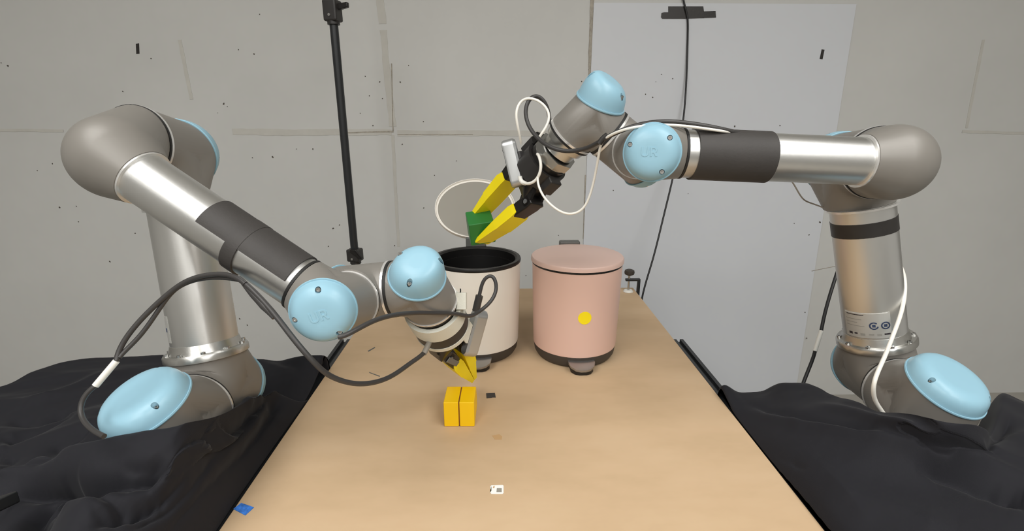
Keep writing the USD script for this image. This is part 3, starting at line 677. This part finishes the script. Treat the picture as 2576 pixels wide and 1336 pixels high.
# clamp on the far edge of the table
cb = W(1580, 728, 1.685); cb[2] = TZ; cb[0] = XR + .001 - .028
cl = Thing('clamp', 'black screw clamp gripping the far right corner of the table', 'clamp', cb)
C_ = lambda x, y, z: cb + np.array([x, y, z])
cl.part('frame', union(box(cb[0] - .012, cb[0] + .038, cb[1] - .006, cb[1] + .006, TZ + .038, TZ + .046, .002), box(cb[0] + .029, cb[0] + .038, cb[1] - .007, cb[1] + .007, TZ - .085, TZ + .046, .002), box(cb[0] - .012, cb[0] + .038, cb[1] - .006, cb[1] + .006, TZ - .085, TZ - .076, .002)), 'black_alu', label='black clamp frame')
cl.part('screw_rod', cone(C_(0, 0, .006), C_(0, 0, .062), .0036, k=20), 'steel')
cl.part('foot_pad', cone(C_(0, 0, .0006), C_(0, 0, .006), .017, .013), 'white', label='white foot pad')
cl.part('knob', lathe([(0, .058), (.008, .058), (.0155, .062), (.017, .068), (.0155, .075), (.009, .078), (0, .078)], C_(0, 0, 0)), 'bin_base', label='round dark knob')

# light stand behind the left arm
sp = W(893, 640, 1.72); sx, sy = sp[0], sp[1]
st = Thing('light_stand', 'tall black telescopic stand rising behind the left arm wrist', 'stand', (sx, sy, 0))
zc0 = W(893, 632, 1.72)[2]; zt = (CAM + (W(848, 26, 1.72) - CAM) * ((sy - CAM[1]) / (W(848, 26, 1.72) - CAM)[1]))[2]
vd = np.array([0, 0, 1.0])
st.part('lower_tube', cone((sx, sy, .12), (sx, sy, zc0), .0155, k=32), 'black_alu')
st.part('middle_tube', cone((sx, sy, zc0 - .01), (sx, sy, zt + .02), .0128, k=32), 'black_alu')
st.part('upper_tube', cone((sx, sy, zt + .02), (sx, sy, zt + .30), .0105, k=32), 'black_alu')
def collar(z, h, up):
    ax3 = np.stack([unit([1, -.25, 0]), unit([.25, 1, 0]), vd])
    cp = st.part('clamp_collar', union(rbox((sx, sy, z), (.0225, .021, h), ax3, .006), cone((sx, sy, z - h - .008), (sx, sy, z + h), .0185, k=32)), 'grip2', label='black plastic clamp collar')
    q = np.array([sx, sy, z + (h * .35 if up else h * .5)])
    if up:
        st.part('lever', union(hull(rbox(q + ax3[0] * .024, (.006, .007, .008), ax3, .002).to_mesh().vert_properties[:, :3], rbox(q + ax3[0] * .050 + vd * .004, (.004, .0065, .0075), ax3, .003).to_mesh().vert_properties[:, :3])), 'grip', cp, label='flip lever')
    else:
        st.part('lever', hull(rbox(q + ax3[0] * .008 - ax3[1] * .02 + vd * .008, (.012, .006, .006), ax3, .003).to_mesh().vert_properties[:, :3], rbox(q + ax3[0] * .030 - ax3[1] * .016 - vd * .016, (.006, .006, .004), ax3, .002).to_mesh().vert_properties[:, :3]), 'grip', cp, label='flip lever')
    st.part('screw', cone(np.array([sx, sy, z - h * .45]) - ax3[1] * .0205, np.array([sx, sy, z - h * .45]) - ax3[1] * .0235, .004, k=12), 'steel', cp)
collar(zc0 - .012, .022, False); collar(zt - .002, .030, True)
for k in range(3):
    a = k * 2 * np.pi / 3 + .5; d = np.array([math.cos(a), math.sin(a), 0])
    st.part('leg', cone(np.array([sx, sy, .42]) + d * .02, np.array([sx, sy, .012]) + d * .42, .011, .010, 20), 'black_alu')
    st.part('brace', cone(np.array([sx, sy, .14]) + d * .015, np.array([sx, sy, .22]) + d * .215, .006, k=12), 'black_alu')

# ------------------------------------------------------------------ cables
def cable(name, label, runs, extra=(), cat='cable'):
    """runs: lists of (px, py, depth, radius, material, part name)"""
    a = runs[0][0][0]
    t = Thing(name, label, cat, a if isinstance(a, np.ndarray) else W(*a))
    for pts, r, m, pn in runs:
        t.part(pn, tube([p if isinstance(p, np.ndarray) else W(*p) for p in pts], r, 14), m, smooth=60)
    return t
# left arm
cl1 = cable('power_cable', 'grey-black cable looping from the black cloth over the left arm and under its wrist', [
    ([(262, 1098, .600), (225, 1075, .615), (204, 1040, .63), (208, 1008, .635), (240, 971, .64)], .0032, 'cable', 'cord'),
    ([(240, 971, .64), (293, 908, .65)], .0042, 'white', 'cable_tag'),
    ([(293, 908, .65), (306, 870, .655), (345, 815, .66), (420, 742, .665), (480, 703, .662), (545, 690, .655), (590, 697, .642), (618, 715, .632)], .0034, 'cable', 'cord'),
    ([(300, 900, .652), (318, 880, .657), (360, 835, .664), (415, 757, .669), (450, 722, .669), (500, 703, .667), (560, 699, .657), (600, 704, .645)], .0030, 'cable', 'cord'),
    ([(600, 700, .640), (640, 735, .628), (690, 790, .618), (738, 852, .612), (790, 912, .618), (830, 945, .635), (880, 963, .66), (930, 964, .69), (985, 946, .73), (1035, 912, .77), (1068, 886, .80), (1083, 850, .815)], .0035, 'cable', 'cord'),
    ([(612, 712, .636), (640, 742, .630), (668, 772, .624), (690, 800, .619)], [.003, .0052, .0058, .003], 'cable', 'splice'),
    ([(1066, 890, .798), (1077, 868, .808), (1085, 848, .815)], .0046, 'wire', 'strain_relief'),
])
cl2 = cable('sensor_cable', 'dark cable from the left wrist lid to the looped plug above its camera', [
    ([(852, 848, .595), (880, 838, .60), (930, 812, .625), (985, 794, .66), (1050, 787, .705), (1100, 788, .745), (1150, 790, .785), (1180, 795, .82), (1205, 784, .85), (1235, 757, .865), (1248, 722, .87), (1238, 696, .87), (1222, 700, .872), (1210, 725, .875), (1204, 750, .878)], .0032, 'cable', 'cord'),
    ([(1206, 744, .878), (1197, 782, .884)], .0068, 'cable', 'plug'),
])
cable('stub_wire', 'short black wire end sticking up from the white socket on the left wrist', [([(1154, 742, .80), (1158, 736, .80), (1158, 726, .80)], .0010, 'black_cable', 'cord')])
# right arm
cable('sensor_cable', 'thick grey cable lying along the right forearm and looping round its gripper', [
    ([(1890, 339, .765), (1850, 333, .745), (1790, 320, .735), (1720, 309, .735), (1655, 307, .735), (1590, 319, .745), (1530, 344, .765), (1480, 371, .80), (1430, 380, .825), (1390, 372, .84), (1352, 346, .865), (1328, 310, .88), (1323, 275, .88), (1334, 249, .88), (1352, 243, .885), (1370, 258, .89), (1381, 290, .90), (1383, 312, .905)], .0036, 'cable', 'cord'),
])
cable('camera_cable', 'white camera cable curling round the right gripper and along its forearm', [
    ([(1312, 452, .905), (1318, 460, .90), (1334, 461, .885), (1350, 450, .875), (1360, 425, .865), (1358, 400, .865), (1352, 388, .875)], .0027, 'white_cable', 'cord'),
    ([(1311, 362, .91), (1301, 310, .885), (1300, 278, .88), (1312, 255, .88), (1332, 248, .875), (1360, 258, .87), (1378, 280, .87), (1380, 302, .87), (1370, 325, .87), (1355, 348, .875)], .0024, 'white_cable', 'cord'),
    ([(1353, 446, .872), (1356, 470, .87), (1372, 500, .865), (1400, 526, .86), (1432, 538, .855), (1462, 528, .85), (1482, 496, .84), (1497, 440, .82), (1508, 380, .79), (1516, 356, .775), (1540, 338, .755), (1580, 324, .735), (1640, 315, .728), (1720, 317, .728), (1790, 326, .732), (1850, 333, .745)], .0021, 'white_cable', 'cord'),
    ([(1308, 443, .905), (1312, 456, .905), (1322, 461, .90)], .0042, 'white', 'plug'),
    ([(1507, 362, .775), (1516, 350, .772), (1528, 340, .768)], .0046, 'tape', 'cable_tie'),
])
cable('power_cable', 'white cable hanging down behind the right upper arm to the black cloth', [
    ([(2240, 640, .985), (2264, 668, .95), (2276, 710, .92), (2270, 775, .895), (2248, 840, .87), (2222, 905, .83), (2200, 960, .81), (2199, 998, .82), (2212, 1025, .83), (2236, 1062, .84)], .0034, 'white_cable', 'cord'),
])
cable('thin_wire', 'thin bent grey wire dangling below the right forearm', [([(1990, 455, .93), (2003, 474, .935), (2020, 500, .94), (2040, 511, .945), (2070, 522, .94), (2084, 530, .935)], .0013, 'wire', 'strand')], cat='wire')
cable('hanging_cable', 'thin black cable taped to the white board and hanging down to the table corner', [
    ([np.array([V(1714, -40, .004)[0] - .02, WALL_Y - .004, 2.69]), V(1714, -120, .004)] + [V(*p) for p in [(1714, -40, .004), (1722, 12, .012), (1729, 42, .013), (1730, 90, .012), (1727, 190, .02), (1720, 290, .05), (1708, 370, .09), (1692, 450, .13), (1668, 550, .19), (1640, 660, .25), (1614, 758, .30), (1606, 810, .31)]] + [np.array([.50, WALL_Y - .31, .45]), np.array([.46, WALL_Y - .30, .10]), np.array([.47, WALL_Y - .22, .006]), np.array([.58, WALL_Y - .12, .006])], .0036, 'black_cable', 'cord')])
cable('tagged_cable', 'black cable with a white tag running down behind the right upper arm to the cloth', [
    ([(2118, 640, 1.12), (2110, 672, 1.12), (2090, 735, 1.11), (2066, 832, 1.09)], .0036, 'black_cable', 'cord'),
    ([(2066, 832, 1.09), (2050, 884, 1.08)], .0044, 'white', 'cable_tag'),
    ([(2050, 884, 1.08), (2038, 920, 1.07), (2020, 966, 1.06), (2008, 1000, 1.055), np.array([.60, .955, .50]), np.array([.60, .96, .12]), np.array([.62, .99, .006]), np.array([.75, 1.05, .006])], .0036, 'black_cable', 'cord')])
cable('thin_wire', 'hair-thin grey wire stretched level beside the right upper arm tube', [([(2042, 682, 1.12), (2080, 674, 1.12), (2112, 668, 1.12)], .0008, 'wire', 'strand')], cat='wire')

# ------------------------------------------------------------------ black cloths
from scipy.interpolate import PchipInterpolator
def cloth(label, rows, u_of, creases, seed, side):
    """A lofted sheet: each row is a list of (px, py, h) marks on the level h above the table, or (u, world point) pairs; rows run from near to far."""
    nx, per = 300, 22; us = np.linspace(0, 1, nx); R = []
    for row in rows:
        q = [((p[0], np.asarray(p[1], float)) if len(p) == 2 else (u_of(p[0], row), G(*p))) for p in row]
        q.sort(key=lambda t: t[0]); uu = np.array([t[0] for t in q]); pp = np.array([t[1] for t in q])
        R.append(PchipInterpolator(uu, pp, axis=0)(np.clip(us, uu[0], uu[-1])))
    R = np.array(R)                                               # rows x nx x 3
    vs = np.r_[0, np.cumsum(np.sqrt(np.linalg.norm(np.diff(R, axis=0), axis=2).mean(1)))]; vs /= vs[-1]
    vv = np.linspace(0, 1, per * (len(rows) - 1) + 1)
    P = PchipInterpolator(vs, R, axis=0)(vv)
    for k in range(3): P[..., k] = gaussian_filter(P[..., k], (2.2, 2.6), mode='nearest')
    X, Y, Z = P[..., 0], P[..., 1], P[..., 2]
    dz = np.zeros_like(Z)
    rel = P - CAM; dep_ = rel @ FW; ux, uy = CX + F * (rel @ RT) / dep_, CY - F * (rel @ UP) / dep_
    def on_sheet(px, py):                                          # the nearest point of the sheet in that direction
        d2 = np.hypot(ux - px, uy - py); ok = d2 < max(7, d2.min() + 3)
        k = np.argmin(np.where(ok, dep_ + d2 * 1e-4, 99)); return P.reshape(-1, 3)[k]
    for poly, dep, wid in creases:
        q = spline([(a_[0], a_[1], 0) for a_ in poly], 4) if len(poly) > 2 else np.array([(a_[0], a_[1], 0) for a_ in poly], float)
        q = np.array([on_sheet(a_[0], a_[1]) for a_ in q])
        best = np.full(X.shape, 9.0); tt = np.zeros(X.shape); n = len(q) - 1
        for i in range(n):
            a, d = q[i], q[i + 1] - q[i]; L2 = max(d @ d, 1e-9)
            t = np.clip(((P - a) @ d) / L2, 0, 1)
            dist = np.linalg.norm(P - a - t[..., None] * d, axis=2)
            w_ = dist < best; best = np.where(w_, dist, best); tt = np.where(w_, (i + t) / n, tt)
        fade = np.clip(np.minimum(tt, 1 - tt) * 5 + .15, 0, 1)
        dz += dep * fade * np.exp(-(best / wid) ** (1.15 if dep < 0 else 1.7))
    fl = meshkit.fbm(np.stack([X * 5 + Y * 2, Y * 11 - X * 4, 0 * X], -1), 4, seed) - .5
    # long soft folds: ridged noise stretched along the lie of the cloth
    cd, sd = (.80, .60) if side == 'left' else (.84, -.54)
    al, ac = X * cd + Y * sd, -X * sd + Y * cd
    wv = meshkit.noise(np.stack([al * 3, ac * 3, 0 * al], -1), seed + 20)
    for fr, am in ((11, .022), (25, .012)) if side == 'left' else ((9, .010), (23, .004)):
        rn = meshkit.noise(np.stack([al * fr * .16 + wv, ac * fr + wv * 2.5, 0 * al], -1), seed + fr)
        far_off = np.clip((np.hypot(X - (LB if side == 'left' else RB)[0], Y - (LB if side == 'left' else RB)[1]) - .07) / .05, .25, 1) * np.clip((.97 - Y) / .15, .12, 1)
        dz += am * far_off * ((1 - np.abs(2 * rn - 1)) ** 1.5 - .5)
    e = np.abs(X - (XL if side == 'left' else XR)); ed = np.clip((e - .004) / .03, 0, 1)
    du, dv = np.gradient(P, axis=1), np.gradient(P, axis=0)
    N = np.cross(du, dv); N /= np.linalg.norm(N, axis=2, keepdims=True) + 1e-12; N *= np.sign(N[..., 2:] + 1e-9)
    N = N * (.55 if side == 'left' else .12) + np.array([0, 0, .6 if side == 'left' else .9]); N /= np.linalg.norm(N, axis=2, keepdims=True)
    dz = gaussian_filter(dz, .8)
    P = P + N * ((dz + fl * .010) * ed)[..., None]; X, Y, Z = P[..., 0], P[..., 1], P[..., 2]
    # hem along the table edge tucks down beside the rail
    X = np.minimum(X, XL - .0006) if side == 'left' else np.maximum(X, XR + .0006)
    v = np.stack([X, Y, Z], -1); a, b = X.shape; v = v.reshape(-1, 3)
    i, j = np.meshgrid(np.arange(a - 1), np.arange(b - 1), indexing='ij')
    f = np.stack([i * b + j, i * b + j + 1, (i + 1) * b + j + 1, (i + 1) * b + j], -1).reshape(-1, 4)
    if side == 'left': f = f[:, ::-1]
    v2 = v - [0, 0, .0012]; nn = len(v)
    rim = np.r_[np.arange(b), np.arange(1, a) * b + b - 1, (a - 1) * b + np.arange(b - 2, -1, -1), np.arange(a - 2, 0, -1) * b]
    side_f = np.stack([rim, np.roll(rim, -1), np.roll(rim, -1) + nn, rim + nn], -1)
    m = trimesh.Trimesh(np.vstack([v, v2]), np.vstack([g for q in (f, f[:, ::-1] + nn, side_f) for g in (q[:, [0, 1, 2]], q[:, [0, 2, 3]])]), process=False)
    solo('black_cloth', m, 'cloth', label, 'cloth', smooth=80)

LB, RB = rbL.loc, rbR.loc
pq = W(-2, 1268, .57)
solo('cable_plug', rbox(pq, (.010, .014, .007), np.stack([unit(RT + UP * .3), FW, unit(UP - RT * .3)]), .002), 'black_cable', 'small black plug lying on the cloth at the left edge of the photo', 'plug')
def uL(px, row):
    e = max(p[0] for p in row if len(p) == 3); return (e - px) / (e + 400)
def uR(px, row):
    e = min(p[0] for p in row if len(p) == 3); return (px - e) / (2900 - e)
Wd = lambda x, y, h: np.array([x, y, TZ + h])
ridgeL = [(-400, 1195, .09), (-150, 1190, .10), (0, 1183, .115), (60, 1163, .125), (120, 1143, .137), (250, 1110, .156), (310, 1097, .160), (370, 1083, .170), (460, 1066, .172), (545, 1045, .142), (640, 1004, .085), (700, 985, .045), (740, 1010, .02), (768, 1017, 0)]
def back(row, uf, dy, dzf, keep=0.0):
    out = []
    for p in row:
        q = G(*p); h = p[2]; out.append((uf(p[0], row), np.array([q[0], q[1] + dy, TZ + max(h - dzf, min(h, keep))])))
    return out
XE = XL - .004
rowsL = [
  [(-400, 1560, .05), (0, 1540, .075), (250, 1500, .08), (380, 1475, .045), (452, 1472, 0)],
  [(-400, 1360, .07), (0, 1350, .105), (110, 1345, .10), (200, 1340, .112), (350, 1328, .100), (450, 1330, .058), (546, 1336, -.002)],
  [(-400, 1280, .08), (0, 1275, .105), (100, 1270, .105), (200, 1262, .118), (300, 1255, .122), (420, 1258, .100), (520, 1252, .055), (600, 1255, -.002)],
  [(-400, 1230, .09), (0, 1222, .108), (150, 1190, .130), (330, 1160, .150), (450, 1132, .152), (540, 1120, .105), (620, 1125, .040), (682, 1139, -.002)],
  ridgeL,
  back(ridgeL, uL, .022, .05, .0),
  [(0.0, Wd(XE, .80, -.002)), (.06, Wd(-.425, .79, .01)), (.2, Wd(-.46, .76, .012)), (.42, Wd(-.53, .735, .014)), (.55, Wd(-.62, .69, .03)), (.7, Wd(-.70, .67, .035)), (1.0, Wd(-.95, .62, .05))],
  [(0.0, Wd(XE, .92, 0)), (.08, Wd(-.44, .90, .02)), (.3, Wd(-.53, .87, .012)), (.5, Wd(-.64, .84, .03)), (.68, Wd(-.76, .80, .05)), (1.0, Wd(-1.05, .72, .05))],
  [(0.0, Wd(XE, .99, .015)), (.08, Wd(-.44, .985, .03)), (.3, Wd(-.60, .97, .03)), (.5, Wd(-.75, .95, .045)), (.7, Wd(-.87, .90, .05)), (1.0, Wd(-1.1, .80, .05))],
  [(-400, 1085, .05), (-200, 1030, .05), (0, 970, .052), (60, 942, .057), (120, 918, .06), (200, 903, .058), (300, 899, .05), (430, 895, .045), (560, 899, .042), (660, 905, .04), (700, 912, .026), (725, 905, .035), (760, 897, .047), (815, 893, .05), (824, 899, .035)],
]
rowsL.append(back(rowsL[-1], uL, .02, .03, -.9)); rowsL.append(back(rowsL[-2], uL, .03, .34, -.9))
cloth('black cloth heaped in folds around the left robot base', rowsL, uL, [
   ([(0, 1176), (60, 1160), (110, 1146), (200, 1105), (238, 1092)], -.016, .011),
   ([(0, 1248), (70, 1222), (150, 1224), (240, 1222), (307, 1209), (380, 1196), (440, 1181)], -.034, .010),
   ([(122, 1236), (165, 1243)], -.026, .014),
   ([(118, 1236), (95, 1260), (86, 1285), (97, 1315), (115, 1345)], -.030, .009),
   ([(235, 1338), (341, 1287), (400, 1262), (426, 1249), (455, 1215), (475, 1187)], -.026, .009),
   ([(443, 1134), (495, 1125), (560, 1104), (600, 1080), (631, 1050), (660, 1020), (680, 1000)], -.028, .010),
   ([(427, 1340), (490, 1265), (546, 1204), (600, 1150), (648, 1098), (690, 1040), (708, 1000)], -.024, .009),
   ([(165, 1236), (220, 1246), (290, 1272), (330, 1290)], -.016, .009),
   ([(330, 1335), (410, 1290), (480, 1235), (520, 1180), (560, 1130)], -.018, .008),
   ([(300, 1165), (360, 1172), (420, 1160)], -.012, .007),
   ([(390, 1240), (430, 1205), (447, 1170)], .008, .012),
   ([(470, 1275), (550, 1180), (620, 1105), (670, 1040)], .014, .011),
   ([(150, 1278), (230, 1264), (300, 1290)], .012, .015),
   ([(30, 1040), (90, 1050), (170, 1012)], -.020, .016),
   ([(10, 1110), (60, 1090), (130, 1060), (190, 1040)], -.022, .014),
   ([(40, 1020), (130, 985), (220, 955), (330, 930)], .012, .018)], 3, 'left')
farR = [(1806, 1003, 0), (1811, 972, .03), (1819, 963, .034), (1830, 968, .029), (1865, 986, .012), (1917, 984, .015), (1942, 971, .03), (1971, 961, .045), (2029, 961, .05), (2058, 973, .055), (2087, 989, .06), (2119, 1000, .07), (2160, 1013, .08), (2202, 1031, .10), (2250, 1036, .116), (2300, 1048, .132), (2343, 1061, .143), (2423, 1072, .146), (2484, 1082, .126), (2515, 1085, .10), (2560, 1075, .085), (2700, 1080, .07), (2900, 1110, .06)]
e0 = 1806
backR = [(uR(p[0], farR), G(*p) + np.array([0, .018, -.035 if p[0] < 2150 else -.06 if p[0] < 2400 else -.11])) for p in farR if p[0] <= 2484] + [(uR(px, farR), G(px, py, h)) for px, py, h in ((2506, 986, .062), (2535, 997, .058), (2576, 1014, .055), (2700, 1060, .05), (2900, 1100, .05))]
rowsR = [
  [(2160, 1472, 0), (2240, 1470, .03), (2500, 1470, .05), (2900, 1470, .05)],
  [(2070, 1336, 0), (2140, 1336, .028), (2300, 1330, .05), (2576, 1336, .065), (2900, 1345, .06)],
  [(2000, 1245, 0), (2060, 1242, .028), (2200, 1235, .05), (2400, 1245, .06), (2576, 1235, .072), (2900, 1250, .06)],
  [(1926, 1148, 0), (1990, 1145, .03), (2100, 1130, .06), (2250, 1130, .085), (2400, 1150, .095), (2576, 1150, .085), (2900, 1180, .065)],
  [(1850, 1055, 0), (1910, 1045, .025), (2000, 1050, .05), (2100, 1062, .075), (2200, 1068, .10), (2300, 1085, .122), (2423, 1105, .128), (2490, 1102, .115), (2560, 1085, .088), (2900, 1140, .065)],
  farR, backR]
rowsR.append([(u, np.array([q[0], q[1] + .012, TZ - .016 if uR(2058, farR) < u and q[0] < .97 else TZ - .32])) for u, q in backR])
cloth('black cloth lying in long smooth folds around the right robot base', rowsR, uR, [
   ([(1890, 1010, .03), (1980, 1040, .045), (2103, 1067, .07), (2200, 1090, .09)], -.012, .010),
   ([(1900, 1022, .03), (2000, 1062, .05), (2103, 1082, .07), (2295, 1132, .09), (2423, 1156, .09), (2600, 1215, .07)], .013, .014),
   ([(2290, 1122, .11), (2340, 1135, .11), (2400, 1152, .1)], -.012, .008),
   ([(2295, 1168, .08), (2391, 1192, .08), (2480, 1225, .075), (2600, 1270, .065)], -.028, .016),
   ([(1928, 1144, .01), (1975, 1158, .025), (2022, 1176, .04)], -.014, .006),
   ([(2058, 1016, .06), (2200, 1052, .1), (2310, 1102, .11)], .010, .010),
   ([(2548, 1052, .085), (2518, 1085, .1), (2488, 1134, .09)], -.020, .009),
   ([(2020, 1210, .03), (2200, 1270, .045), (2400, 1340, .055)], .010, .03)], 11, 'right')
